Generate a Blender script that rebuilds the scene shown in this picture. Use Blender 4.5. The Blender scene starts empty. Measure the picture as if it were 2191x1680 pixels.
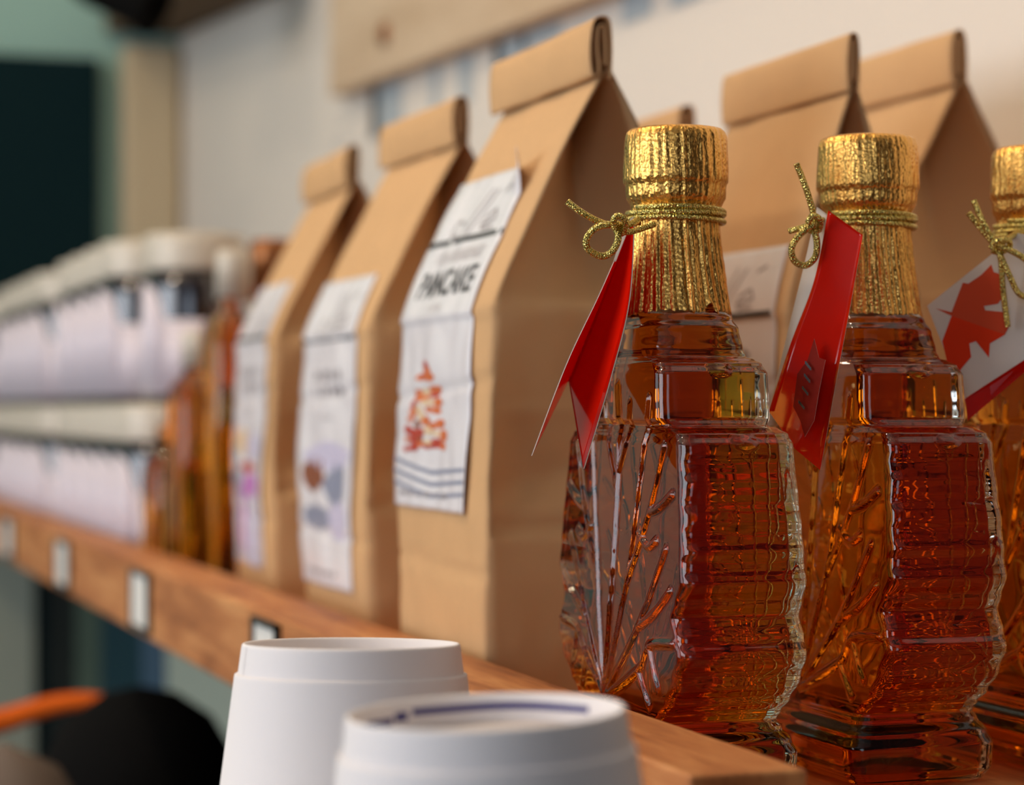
import bpy, bmesh, math, random
from mathutils import Vector, noise, Matrix
sc = bpy.context.scene
col = sc.collection
R = math.radians
# ------------------------------------------------------------------ camera, world, light
F = 4833.0                      # focal length in pixels of the 2191 px frame
TH = math.atan(1645.5 / F)      # the shelf runs off to the left of the view axis
CT, ST = math.cos(TH), math.sin(TH)
CZ = 1.30                       # camera height, metres
WALL = 0.57                     # wall behind the shelf (x)
ENDY = 3.10                     # end wall (y)
SHELF = CZ - 0.114              # shelf top
cam_d = bpy.data.cameras.new('camera')
cam = bpy.data.objects.new('camera', cam_d); col.objects.link(cam)
cam.location = (0, 0, CZ); cam.rotation_euler = (R(90), 0, -TH)
cam_d.sensor_width = 36; cam_d.lens = 36 * F / 2191; cam_d.shift_y = 40 / 2191
cam_d.clip_start = 0.02; cam_d.clip_end = 50
cam_d.dof.use_dof = True; cam_d.dof.focus_distance = 0.668; cam_d.dof.aperture_fstop = 8.6
sc.camera = cam
sc.view_settings.view_transform = 'Standard'; sc.view_settings.look = 'None'
sc.view_settings.gamma = 1; sc.view_settings.exposure = 0.12
w = bpy.data.worlds.new('world'); sc.world = w; w.use_nodes = True
bg = w.node_tree.nodes['Background']; bg.inputs[0].default_value = (0.80, 0.88, 1.0, 1); bg.inputs[1].default_value = 1.0
sc.cycles.max_bounces = 20; sc.cycles.transmission_bounces = 18; sc.cycles.glossy_bounces = 6
sc.cycles.diffuse_bounces = 4; sc.cycles.volume_bounces = 0
sc.cycles.caustics_reflective = True; sc.cycles.caustics_refractive = True
sc.cycles.blur_glossy = 0.3; sc.cycles.sample_clamp_indirect = 6

def area(name, loc, rot, sx, sy, power, color):
    d = bpy.data.lights.new(name, 'AREA'); d.shape = 'RECTANGLE'; d.size = sx; d.size_y = sy
    d.energy = power; d.color = color
    o = bpy.data.objects.new(name, d); col.objects.link(o); o.location = loc; o.rotation_euler = rot
    return o
# daylight through the two window openings of the opposite wall and the one behind the camera
area('window_daylight', (-2.55, 0.55, 1.65), (0, R(-90), 0), 1.3, 1.7, 32, (0.86, 0.92, 1.0))
area('window_daylight', (-2.55, 2.25, 1.65), (0, R(-90), 0), 1.3, 1.1, 5, (0.78, 0.92, 1.0))
area('window_daylight', (-1.35, -1.95, 1.6), (R(90), 0, 0), 1.0, 1.4, 6.0, (0.60, 0.78, 1.0))
# warm ceiling spots
def spot(loc, power, size=0.035, color=(1.0, 0.80, 0.58)):
    d = bpy.data.lights.new('ceiling_bulb', 'POINT'); d.energy = power; d.shadow_soft_size = size; d.color = color
    o = bpy.data.objects.new('ceiling_bulb', d); col.objects.link(o); o.location = loc
BULBS = [(-0.9, 1.0, 2.38), (-0.9, 1.9, 2.38), (-0.2, 1.0, 2.38), (-0.25, 2.6, 2.38)]
for b, e in zip(BULBS, (12, 6, 12, 3.5)): spot(b, e)

# ------------------------------------------------------------------ helpers
def P(px, py, Y):
    """world point of a pixel of the frame at depth Y (metres) along the view axis"""
    X = (px - 1095.5) * Y / F; Z = -(py - 880.0) * Y / F
    return Vector((X * CT + Y * ST, -X * ST + Y * CT, CZ + Z))
def PA(px, py, a):              # on the vertical plane x = a
    return P(px, py, F * a / (CT * (px + 550.0)))
def PS(px, py, s):              # on the vertical plane y = s
    return P(px, py, s / (CT - (px - 1095.5) / F * ST))

def obj(name, verts, faces, mats, parent=None, smooth=False, mi=None, loc=None):
    me = bpy.data.meshes.new(name); me.from_pydata([tuple(v) for v in verts], [], faces)
    for m in (mats if isinstance(mats, (list, tuple)) else [mats]): me.materials.append(m)
    if smooth: me.polygons.foreach_set('use_smooth', [True] * len(me.polygons))
    if mi: me.polygons.foreach_set('material_index', mi)
    me.validate(); me.update()
    o = bpy.data.objects.new(name, me); col.objects.link(o)
    if parent: o.parent = parent
    if loc: o.location = loc
    return o
def tag(o, label, cat=None, group=None):
    o['label'] = label
    if cat: o['category'] = cat
    if group: o['group'] = group
    return o
def thing(name, label, cat, loc, rz=0, group=None):
    o = bpy.data.objects.new(name, None); col.objects.link(o); o.location = loc; o.rotation_euler = (0, 0, rz)
    o.empty_display_size = 0.02
    return tag(o, label, cat, group)
def struct(o): o['kind'] = 'structure'; return o
def copy_tree(o, parent=None):
    c = o.copy(); col.objects.link(c)
    if parent: c.parent = parent
    for ch in list(o.children): copy_tree(ch, c)
    return c
def box_vf(x0, x1, y0, y1, z0, z1):
    v = [(x, y, z) for z in (z0, z1) for y in (y0, y1) for x in (x0, x1)]
    f = [(0, 2, 3, 1), (4, 5, 7, 6), (0, 1, 5, 4), (1, 3, 7, 5), (3, 2, 6, 7), (2, 0, 4, 6)]
    return v, f
def box(name, x0, x1, y0, y1, z0, z1, m, parent=None, bev=0):
    v, f = box_vf(x0, x1, y0, y1, z0, z1); o = obj(name, v, f, m, parent)
    if bev:
        b = o.modifiers.new('bevel', 'BEVEL'); b.width = bev; b.segments = 3
    return o
def join_vf(parts):
    V, Fc = [], []
    for v, f in parts:
        n = len(V); V += list(v); Fc += [tuple(i + n for i in q) for q in f]
    return V, Fc
def lathe_vf(prof, n=48, cx=0, cy=0, closed=False):
    V, Fc = [], []
    for r, z in prof:
        for k in range(n):
            a = 2 * math.pi * k / n
            V.append((cx + r * math.cos(a), cy + r * math.sin(a), z))
    m = len(prof)
    for i in range(m if closed else m - 1):
        j = (i + 1) % m
        for k in range(n):
            l = (k + 1) % n
            Fc.append((i * n + k, i * n + l, j * n + l, j * n + k))
    if not closed:
        Fc.append(tuple(range(n))[::-1]); Fc.append(tuple((m - 1) * n + k for k in range(n)))
    return V, Fc
def smooth_path(pts, per=8):
    pts = [Vector(p) for p in pts]; out = []
    for i in range(len(pts) - 1):
        p0 = pts[max(i - 1, 0)]; p1 = pts[i]; p2 = pts[i + 1]; p3 = pts[min(i + 2, len(pts) - 1)]
        for k in range(per):
            t = k / per
            out.append(0.5 * ((2 * p1) + (p2 - p0) * t + (2 * p0 - 5 * p1 + 4 * p2 - p3) * t * t + (3 * p1 - p0 - 3 * p2 + p3) * t ** 3))
    out.append(pts[-1]); return out
def tube_vf(path, r, n=10):
    V, Fc = [], []; up = Vector((0.13, 0.2, 0.97)); prev = None
    for i, p in enumerate(path):
        t = (path[min(i + 1, len(path) - 1)] - path[max(i - 1, 0)]).normalized()
        if prev is None: u = t.cross(up).normalized()
        else: u = (prev - t * prev.dot(t)).normalized()
        prev = u; v = t.cross(u)
        rr = r(i / (len(path) - 1)) if callable(r) else r
        for k in range(n):
            a = 2 * math.pi * k / n; V.append(p + (u * math.cos(a) + v * math.sin(a)) * rr)
    m = len(path)
    for i in range(m - 1):
        for k in range(n):
            l = (k + 1) % n; Fc.append((i * n + k, i * n + l, (i + 1) * n + l, (i + 1) * n + k))
    Fc.append(tuple(range(n))[::-1]); Fc.append(tuple((m - 1) * n + k for k in range(n)))
    return V, Fc
def interp(tab, z):
    if z <= tab[0][0]: return tab[0][1:]
    for a, b in zip(tab, tab[1:]):
        if z <= b[0]:
            t = (z - a[0]) / (b[0] - a[0]); t = t * t * (3 - 2 * t)
            return tuple(p + (q - p) * t for p, q in zip(a[1:], b[1:]))
    return tab[-1][1:]

# ------------------------------------------------------------------ materials
def srgb(r, g, b):
    f = lambda c: (c / 255 / 12.92) if c / 255 <= 0.04045 else ((c / 255 + 0.055) / 1.055) ** 2.4
    return (f(r), f(g), f(b), 1)
def mat(name, rgb, rough=0.6, metal=0.0, spec=0.5, noise_scale=0, noise_amt=0.15, bump=0, bump_scale=200, stretch=(1, 1, 1), coat=0, bump_dist=0.001, sheen=0):
    m = bpy.data.materials.new(name); m.use_nodes = True; nt = m.node_tree; b = nt.nodes['Principled BSDF']
    b.inputs['Base Color'].default_value = srgb(*rgb); b.inputs['Roughness'].default_value = rough
    b.inputs['Metallic'].default_value = metal; b.inputs['Specular IOR Level'].default_value = spec
    if coat: b.inputs['Coat Weight'].default_value = coat; b.inputs['Coat Roughness'].default_value = 0.08
    tc = nt.nodes.new('ShaderNodeTexCoord'); mp = nt.nodes.new('ShaderNodeMapping'); mp.inputs['Scale'].default_value = stretch
    nt.links.new(tc.outputs['Object'], mp.inputs['Vector'])
    if noise_scale:
        n = nt.nodes.new('ShaderNodeTexNoise'); n.inputs['Scale'].default_value = noise_scale; n.inputs['Detail'].default_value = 6
        nt.links.new(mp.outputs[0], n.inputs['Vector'])
        mx = nt.nodes.new('ShaderNodeMix'); mx.data_type = 'RGBA'; c = srgb(*rgb)
        mx.inputs[6].default_value = tuple(x * (1 - noise_amt) for x in c[:3]) + (1,)
        mx.inputs[7].default_value = tuple(min(1, x * (1 + noise_amt)) for x in c[:3]) + (1,)
        nt.links.new(n.outputs['Fac'], mx.inputs[0]); nt.links.new(mx.outputs[2], b.inputs['Base Color'])
    if bump:
        n = nt.nodes.new('ShaderNodeTexNoise'); n.inputs['Scale'].default_value = bump_scale; n.inputs['Detail'].default_value = 5
        nt.links.new(mp.outputs[0], n.inputs['Vector'])
        bp = nt.nodes.new('ShaderNodeBump'); bp.inputs['Strength'].default_value = bump; bp.inputs['Distance'].default_value = bump_dist
        nt.links.new(n.outputs['Fac'], bp.inputs['Height']); nt.links.new(bp.outputs[0], b.inputs['Normal'])
    return m
def wood_mat(name, c1, c2, c3, scale=9, rough=0.55):
    m = bpy.data.materials.new(name); m.use_nodes = True; nt = m.node_tree; b = nt.nodes['Principled BSDF']; L = nt.links.new
    tc = nt.nodes.new('ShaderNodeTexCoord'); mp = nt.nodes.new('ShaderNodeMapping'); mp.inputs['Scale'].default_value = (9, 1, 9)
    L(tc.outputs['Object'], mp.inputs[0])
    n = nt.nodes.new('ShaderNodeTexNoise'); n.inputs['Scale'].default_value = scale; n.inputs['Detail'].default_value = 8; n.inputs['Distortion'].default_value = 0.6
    L(mp.outputs[0], n.inputs[0])
    n2 = nt.nodes.new('ShaderNodeTexNoise'); n2.inputs['Scale'].default_value = scale * 7; n2.inputs['Detail'].default_value = 6
    L(mp.outputs[0], n2.inputs[0])
    ad = nt.nodes.new('ShaderNodeMath'); ad.operation = 'MULTIPLY_ADD'; ad.inputs[1].default_value = 0.35; L(n2.outputs['Fac'], ad.inputs[0]); L(n.outputs['Fac'], ad.inputs[2])
    cr = nt.nodes.new('ShaderNodeValToRGB'); e = cr.color_ramp.elements
    e[0].position = 0.40; e[0].color = srgb(*c1); e[1].position = 0.88; e[1].color = srgb(*c3)
    k = e.new(0.66); k.color = srgb(*c2)
    L(ad.outputs[0], cr.inputs[0]); L(cr.outputs[0], b.inputs['Base Color'])
    b.inputs['Roughness'].default_value = rough; b.inputs['Specular IOR Level'].default_value = 0.35
    bp = nt.nodes.new('ShaderNodeBump'); bp.inputs['Strength'].default_value = 0.35; bp.inputs['Distance'].default_value = 0.0006
    L(ad.outputs[0], bp.inputs['Height']); L(bp.outputs[0], b.inputs['Normal'])
    return m
def thin_card(name, rgb, tr, gloss=0.3):
    m = mat(name, rgb, 0.12 if gloss else 0.5, spec=0.6 if gloss else 0.2, coat=gloss); nt = m.node_tree; b = nt.nodes['Principled BSDF']
    t = nt.nodes.new('ShaderNodeBsdfTranslucent'); t.inputs[0].default_value = srgb(*rgb)
    mx = nt.nodes.new('ShaderNodeMixShader'); mx.inputs[0].default_value = tr; out = [n for n in nt.nodes if n.type == 'OUTPUT_MATERIAL'][0]
    nt.links.new(b.outputs[0], mx.inputs[1]); nt.links.new(t.outputs[0], mx.inputs[2]); nt.links.new(mx.outputs[0], out.inputs['Surface'])
    return m
M = {}
M['wall'] = mat('wall_paint', (226, 216, 204), 0.9, noise_scale=3, noise_amt=0.02)
M['green'] = mat('pale_green_paint', (148, 184, 176), 0.9, spec=0.2)
M['beige'] = mat('beige_paint', (190, 174, 144), 0.85, noise_scale=2, noise_amt=0.12)
M['dark_teal'] = mat('dark_teal_paint', (10, 34, 38), 0.9, spec=0.12)
M['ceiling'] = mat('ceiling_paint', (200, 196, 188), 0.9)
M['floor'] = mat('floor_boards', (84, 64, 48), 0.5, noise_scale=4)
M['back'] = mat('room_paint', (84, 72, 62), 0.9)
M['shelfwood'] = wood_mat('stained_wood', (132, 74, 38), (184, 116, 66), (212, 148, 92))
M['plank'] = wood_mat('light_plank', (190, 162, 130), (204, 178, 148), (214, 190, 160), 3, 0.7)
M['brownshelf'] = mat('brown_board', (104, 88, 68), 0.85, spec=0.2, noise_scale=6)
M['kraft'] = mat('kraft_paper', (208, 164, 116), 0.72, spec=0.3, noise_scale=60, noise_amt=0.05, bump=0.25, bump_scale=260, bump_dist=0.0004)
M['kraftfold'] = M['kraft']
M['label'] = mat('label_paper', (236, 230, 232), 0.22, spec=0.5)
M['ink'] = mat('black_ink', (40, 36, 38), 0.5)
M['ink_grey'] = mat('grey_ink', (150, 140, 142), 0.5)
M['ink_light'] = mat('light_grey_ink', (196, 186, 186), 0.5)
M['pan_orange'] = mat('print_orange', (214, 110, 58), 0.4)
M['pan_red'] = mat('print_red', (186, 62, 44), 0.4)
M['pan_cream'] = mat('print_cream', (226, 196, 160), 0.4)
M['pan_brown'] = mat('print_brown', (140, 78, 50), 0.4)
M['print_grey'] = mat('print_slate', (142, 144, 164), 0.4)
M['print_mauve'] = mat('print_mauve', (196, 120, 190), 0.4)
M['print_lilac'] = mat('print_lilac', (206, 198, 220), 0.4)
M['cup'] = mat('cup_paper', (240, 234, 234), 0.62, spec=0.35, bump=0.05, bump_scale=500, bump_dist=0.0002)
M['cup_in'] = mat('cup_inner_paper', (242, 230, 224), 0.8, bump=0.25, bump_scale=160, bump_dist=0.0004)
M['blueink'] = mat('blue_print', (46, 42, 120), 0.5)
M['red'] = thin_card('red_card', (236, 30, 8), 0.35)
M['red_dark'] = mat('dark_red_print', (132, 24, 10), 0.7, spec=0.15)
M['red_leaf'] = mat('leaf_red_print', (216, 78, 44), 0.7, spec=0.15)
M['white_card'] = thin_card('white_card', (244, 236, 228), 0.35, 0)
M['leaf_fold_tone'] = mat('leaf_fold_tone_print', (234, 56, 12), 0.7, spec=0.15)
M['price_card'] = mat('price_card', (240, 234, 226), 0.5)
M['edge_card'] = mat('card_edge', (228, 206, 190), 0.7)
M['black'] = mat('black_fabric', (9, 8, 8), 0.9, spec=0.1)
M['frame'] = mat('black_metal', (34, 36, 38), 0.4, metal=0.3)
M['orange'] = mat('orange_fabric', (206, 88, 6), 0.8, spec=0.2)
M['jar_dark'] = mat('dark_preserve', (26, 12, 14), 0.08, spec=0.8, coat=0.6)
M['lid'] = mat('pale_lid', (206, 196, 180), 0.42, metal=0.1)
M['jar_label'] = mat('jar_label_paper', (222, 212, 222), 0.4)
M['copper'] = mat('copper_lid', (150, 92, 50), 0.3, metal=0.7)
M['gold_lid'] = mat('gold_lid', (206, 170, 90), 0.25, metal=0.9)
M['decal'] = mat('pale_blue_stroke', (172, 180, 184), 0.8)
M['cab_black'] = mat('cabinet_black', (18, 24, 24), 0.85, spec=0.15)
M['cab_teal'] = mat('cabinet_teal', (26, 58, 66), 0.85, spec=0.15)
M['cab_green'] = mat('cabinet_green', (74, 88, 76), 0.85, spec=0.15)
M['cab_blue'] = mat('cabinet_slate', (70, 92, 110), 0.85, spec=0.15)
M['cab_pale'] = mat('cabinet_sage', (176, 182, 164), 0.6)
M['counter'] = mat('counter_grey', (150, 142, 132), 0.5)

def foil():
    m = mat('gold_foil', (236, 177, 92), 0.27, metal=1.0); nt = m.node_tree; b = nt.nodes['Principled BSDF']; L = nt.links.new
    tc = nt.nodes.new('ShaderNodeTexCoord'); mp = nt.nodes.new('ShaderNodeMapping'); mp.inputs['Scale'].default_value = (1, 1, 0.22); L(tc.outputs['Object'], mp.inputs[0])
    n1 = nt.nodes.new('ShaderNodeTexNoise'); n1.inputs['Scale'].default_value = 1150; n1.inputs['Detail'].default_value = 4; n1.inputs['Distortion'].default_value = 1.0; L(mp.outputs[0], n1.inputs[0])
    n2 = nt.nodes.new('ShaderNodeTexVoronoi'); n2.inputs['Scale'].default_value = 900; L(tc.outputs['Object'], n2.inputs[0])
    ad = nt.nodes.new('ShaderNodeMath'); ad.operation = 'ADD'; L(n1.outputs['Fac'], ad.inputs[0]); L(n2.outputs['Distance'], ad.inputs[1])
    bp = nt.nodes.new('ShaderNodeBump'); bp.inputs['Strength'].default_value = 0.65; bp.inputs['Distance'].default_value = 0.0003
    L(ad.outputs[0], bp.inputs['Height']); L(bp.outputs[0], b.inputs['Normal'])
    return m
M['foil'] = foil()
def cordm():
    m = mat('gold_cord', (212, 188, 104), 0.2, metal=0.9); nt = m.node_tree; b = nt.nodes['Principled BSDF']; L = nt.links.new
    tc = nt.nodes.new('ShaderNodeTexCoord')
    n2 = nt.nodes.new('ShaderNodeTexVoronoi'); n2.inputs['Scale'].default_value = 1700; L(tc.outputs['Object'], n2.inputs[0])
    bp = nt.nodes.new('ShaderNodeBump'); bp.inputs['Strength'].default_value = 0.9; bp.inputs['Distance'].default_value = 0.0004
    L(n2.outputs['Distance'], bp.inputs['Height']); L(bp.outputs[0], b.inputs['Normal'])
    return m
M['cord'] = cordm()
def glass(name, ior, color=(1, 1, 1, 1), absorb=None, density=0, rough=0.0):
    m = bpy.data.materials.new(name); m.use_nodes = True; nt = m.node_tree
    for n in list(nt.nodes):
        if n.type != 'OUTPUT_MATERIAL': nt.nodes.remove(n)
    out = nt.nodes[0]; g = nt.nodes.new('ShaderNodeBsdfGlass'); g.inputs['IOR'].default_value = ior
    g.inputs['Color'].default_value = color; g.inputs['Roughness'].default_value = rough
    nt.links.new(g.outputs[0], out.inputs['Surface'])
    if absorb:
        v = nt.nodes.new('ShaderNodeVolumeAbsorption'); v.inputs['Color'].default_value = absorb; v.inputs['Density'].default_value = density
        nt.links.new(v.outputs[0], out.inputs['Volume'])
    return m
M['glass'] = glass('clear_glass', 1.5, (0.985, 0.99, 0.98, 1))
M['syrup'] = glass('amber_syrup', 0.95, (1, 1, 1, 1), (0.93, 0.67, 0.05, 1), 118)
M['honey'] = glass('golden_syrup', 0.95, (1, 1, 1, 1), (0.955, 0.74, 0.15, 1), 95)

# ------------------------------------------------------------------ the room
X0, Y0, H = -2.6, -2.0, 2.6
struct(box('floor', X0, WALL, Y0, ENDY, -0.05, 0, M['floor']))
struct(box('ceiling', X0, WALL, Y0, ENDY, H, H + 0.05, M['ceiling']))
struct(box('wall_right', WALL, WALL + 0.1, Y0, ENDY, 0, H, M['wall']))
struct(box('wall_end', X0, WALL, ENDY, ENDY + 0.1, 0, H, M['green']))
def wall_with_holes(name, axis, c0, c1, u0, u1, holes, m):
    parts = []; cuts = sorted({u0, u1, *[h[0] for h in holes], *[h[1] for h in holes]})
    for a, b in zip(cuts, cuts[1:]):
        h = [q for q in holes if q[0] <= a and q[1] >= b]
        spans = [(0, H)] if not h else [(0, h[0][2]), (h[0][3], H)]
        for z0, z1 in spans:
            parts.append(box_vf(c0, c1, a, b, z0, z1) if axis == 'x' else box_vf(a, b, c0, c1, z0, z1))
    return struct(obj(name, *join_vf(parts), m))
wall_with_holes('wall_left', 'x', X0 - 0.1, X0, Y0, ENDY, [(-0.3, 1.4, 1.0, 2.3), (1.7, 2.8, 1.0, 2.3)], M['back'])
wall_with_holes('wall_back', 'y', Y0 - 0.1, Y0, X0, WALL, [(-2.05, -0.65, 1.1, 2.1)], M['back'])
struct(box('dark_reflection_panel', WALL - 0.03, WALL, -1.7, 0.42, 0, 2.2, mat('dark_panel_paint', (44, 34, 30), 0.7)))  # unseen dark panel, added to darken what the bottles reflect
# dark doorway and posts on the end wall
d1 = PS(205, 132, ENDY)
struct(box('door_1', -0.55, d1.x, ENDY - 0.03, ENDY, 0, d1.z, M['dark_teal']))
pa = PS(255, 100, ENDY).x; pb = PS(378, 100, ENDY).x
struct(box('trim_1', pa, pb, ENDY - 0.04, ENDY, 0, CZ + 0.50, M['beige'], bev=0.012))

# ------------------------------------------------------------------ the shelf
LIP0, LIP1 = 0.214, 0.2455
sh = thing('wall_shelf', 'long brown stained wooden shelf with a raised front board, carrying bottles, bags and jars', 'shelf', (0, 0, SHELF))
box('shelf_board', LIP1, WALL, 0.45, ENDY - 0.001, -0.018, 0, M['shelfwood'], sh)
NEAR = 0.497
v, f = box_vf(LIP0, LIP1, NEAR, ENDY - 0.001, -0.0135, 0.027)
o = obj('front_board', v, f, M['shelfwood'], sh); b_ = o.modifiers.new('bevel', 'BEVEL'); b_.width = 0.0015; b_.segments = 3
# price tag holders screwed to the front board (their own things)
for k, (px, wd, lab) in enumerate([(575, .022, 'black framed price holder on the shelf front nearest the paper cups'), (305, .025, 'price holder with tall white card, middle of the shelf front'),
                                   (138, .027, 'price holder second from the left frame edge on the shelf front'), (20, .03, 'price holder at the far left end of the shelf front')]):
    p = PA(px, 1200, LIP0); zc = SHELF + 0.007
    t = thing('price_holder', lab, 'price tag', (LIP0, p.y, zc), 0, 'price holders on the shelf front')
    W2 = [0.024, 0.030, 0.032, 0.036][k]; Hh = 0.017
    V, Fc = join_vf([box_vf(-0.003, 0, -W2, W2, Hh - 0.0025, Hh), box_vf(-0.003, 0, -W2, W2, -Hh, -Hh + 0.0025),
                     box_vf(-0.003, 0, -W2, -W2 + 0.0025, -Hh, Hh), box_vf(-0.003, 0, W2 - 0.0025, W2, -Hh, Hh)])
    obj('frame', V, Fc, M['frame'], t)
    box('card', -0.0016, 0, -W2 + 0.002, W2 - 0.002, -Hh + 0.002, Hh - 0.002, M['price_card'], t)

# upper shelf along the wall, far end
us = PS(225, 60, ENDY); ua, ub = PA(388, 76, WALL), PA(570, -4, WALL)
sl = (ub.z - ua.z) / (ub.y - ua.y); yb_, ye_ = 2.30, ENDY - 0.001
V, Fc = box_vf(us.x, WALL - 0.001, yb_, ye_, 0, 0.04)
V = [(x, y, z + ua.z + sl * (y - ua.y)) for x, y, z in V]
tag(obj('upper_shelf', V, Fc, M['brownshelf']), 'brown upper wall shelf seen from below at the far top left', 'shelf')

# wooden sign on the wall with pale blue strokes under it
a_s = WALL - 0.022
s0 = PA(703, 207, a_s); s1 = PA(1240, 0, a_s)
sg = thing('wooden_sign', 'large pale wooden plank sign hung on the white wall above the paper bags', 'sign', (WALL, s0.y, s0.z))
sg.rotation_euler = (-math.atan2(s1.z - s0.z, s0.y - s1.y), 0, 0)
box('board', -0.022, -0.0005, -1.1, 0, 0, 0.32, M['plank'], sg, bev=0.002)
sp = PA(825, 55, a_s)
V, Fc = lathe_vf([(0.001, 0), (0.011, 0), (0.011, 0.003), (0.007, 0.006), (0.001, 0.0065)], 24)
V = [(-0.022 - z, x, y) for x, y, z in V]
o = obj('screw_head', V, Fc, M['copper'], sg, True); o.location = (0, sp.y - s0.y, sp.z - s0.z)
# flat pale blue blocks of uneven width on the wall below the sign
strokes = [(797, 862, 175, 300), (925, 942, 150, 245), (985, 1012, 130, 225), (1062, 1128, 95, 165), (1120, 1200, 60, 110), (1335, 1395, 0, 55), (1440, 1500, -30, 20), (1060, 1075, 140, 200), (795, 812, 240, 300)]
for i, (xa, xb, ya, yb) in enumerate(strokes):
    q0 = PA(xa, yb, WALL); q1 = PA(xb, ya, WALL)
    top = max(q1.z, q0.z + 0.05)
    o = obj('wall_stroke', *box_vf(-0.0012, 0.0, q1.y, q0.y, 0, top - q0.z), M['decal']); o.location = (WALL, 0, q0.z)
    tag(o, ['wide pale blue stroke on the wall just right of the sign corner', 'thin pale blue stroke on the wall left of the tallest front bag', 'pale blue stroke on the wall beside the tallest front bag', 'short pale blue stroke on the wall left of the tallest bag top', 'pale blue stroke on the wall touching the sign edge over the tallest bag', 'pale blue stroke at the top of the picture right of the tallest bag', 'last pale blue stroke at the top edge of the picture', 'small pale blue stroke below the sign left of the tallest bag', 'short pale blue stroke low beneath the sign corner'][i], 'wall lettering', 'pale blue strokes on the wall')

# lower cabinets under the shelf (doors of several dark colours)
cb = thing('cabinet', 'low cabinet of dark teal, black and sage upright boards under the wooden shelf', 'cabinet', (0.40, 0, 0))
box('body', 0.003, 0.15, 0.6, ENDY - 0.001, 0, SHELF - 0.018, M['cab_black'], cb)
edges = [(108, 190, 'cab_black'), (190, 245, 'cab_green'), (245, 335, 'cab_teal'), (335, 390, 'cab_blue'), (390, 700, 'cab_pale')]
for xa, xb, mk in edges:
    y1 = min(PA(xa, 1300, 0.40).y, ENDY - 0.001); y0 = PA(xb, 1300, 0.40).y
    box('door', -0.016, 0.003, y0 + 0.002, y1 - 0.002, 0.05, SHELF - 0.02, M[mk], cb, bev=0.002)
ew = PS(66, 1300, ENDY).x
struct(box('trim_2', -0.9, ew, ENDY - 0.035, ENDY, 0, CZ - 0.17, M['cab_pale']))

# black track spotlight hanging at the upper left
tp = P(262, -22, 2.3)
tl = thing('spotlight', 'black ceiling spotlight head at the top left corner', 'light', tp)
V, Fc = lathe_vf([(0.004, -0.05), (0.026, -0.05), (0.030, -0.03), (0.030, 0.03), (0.034, 0.035), (0.034, 0.042), (0.027, 0.042), (0.025, 0.02), (0.004, 0.015)], 32)
hd = obj('lamp_head', V, Fc, M['black'], tl, True); hd.rotation_euler = (R(115), 0, R(60))
Vt, Ft = tube_vf([Vector((0, 0, 0)), Vector((0, 0, 0.3)), Vector((0, 0, H - tp.z))], 0.006)
obj('stem', Vt, Ft, M['black'], tl)
for b in BULBS:      # ceiling fittings of the warm bulbs (outside the picture)
    pass

# ------------------------------------------------------------------ kraft bags
BW, BD, BH = 0.116, 0.090, 0.239    # width (y), depth (x), height to the roll
def bag_surface(seed, lean=0.0):
    """returns hw(z), hd(z) and crumple functions in local metres"""
    def hd(z):
        if z < 0.008: return BD / 2 - (0.008 - z) * 0.25
        if z < 0.150: return BD / 2 + 0.002 * math.sin(z / 0.15 * math.pi)
        t = (z - 0.150) / (BH - 0.150); t = min(1, max(0, t))
        return (BD / 2) * (1 - t ** 1.12) + 0.0012
    def crumple(y, z, k=0):
        a = noise.noise(Vector((y * 28 + seed * 7.1, z * 16, k * 5.3))) * 0.0020
        a += (abs(noise.noise(Vector((y * 60 + seed, z * 34, k * 3.1 + 9)))) - 0.2) * 0.0013
        a += -0.0010 * math.exp(-((z - 0.055 - 0.02 * y) / 0.0016) ** 2) - 0.0011 * math.exp(-((z - 0.122 + 0.05 * y) / 0.002) ** 2)
        return a * min(1, z / 0.01)
    def front_x(y, z):
        return -(hd(z)) - crumple(y, z) * (1 if z < 0.22 else max(0, (BH - z) / 0.019)) + lean * z
    return hd, crumple, front_x
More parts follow.
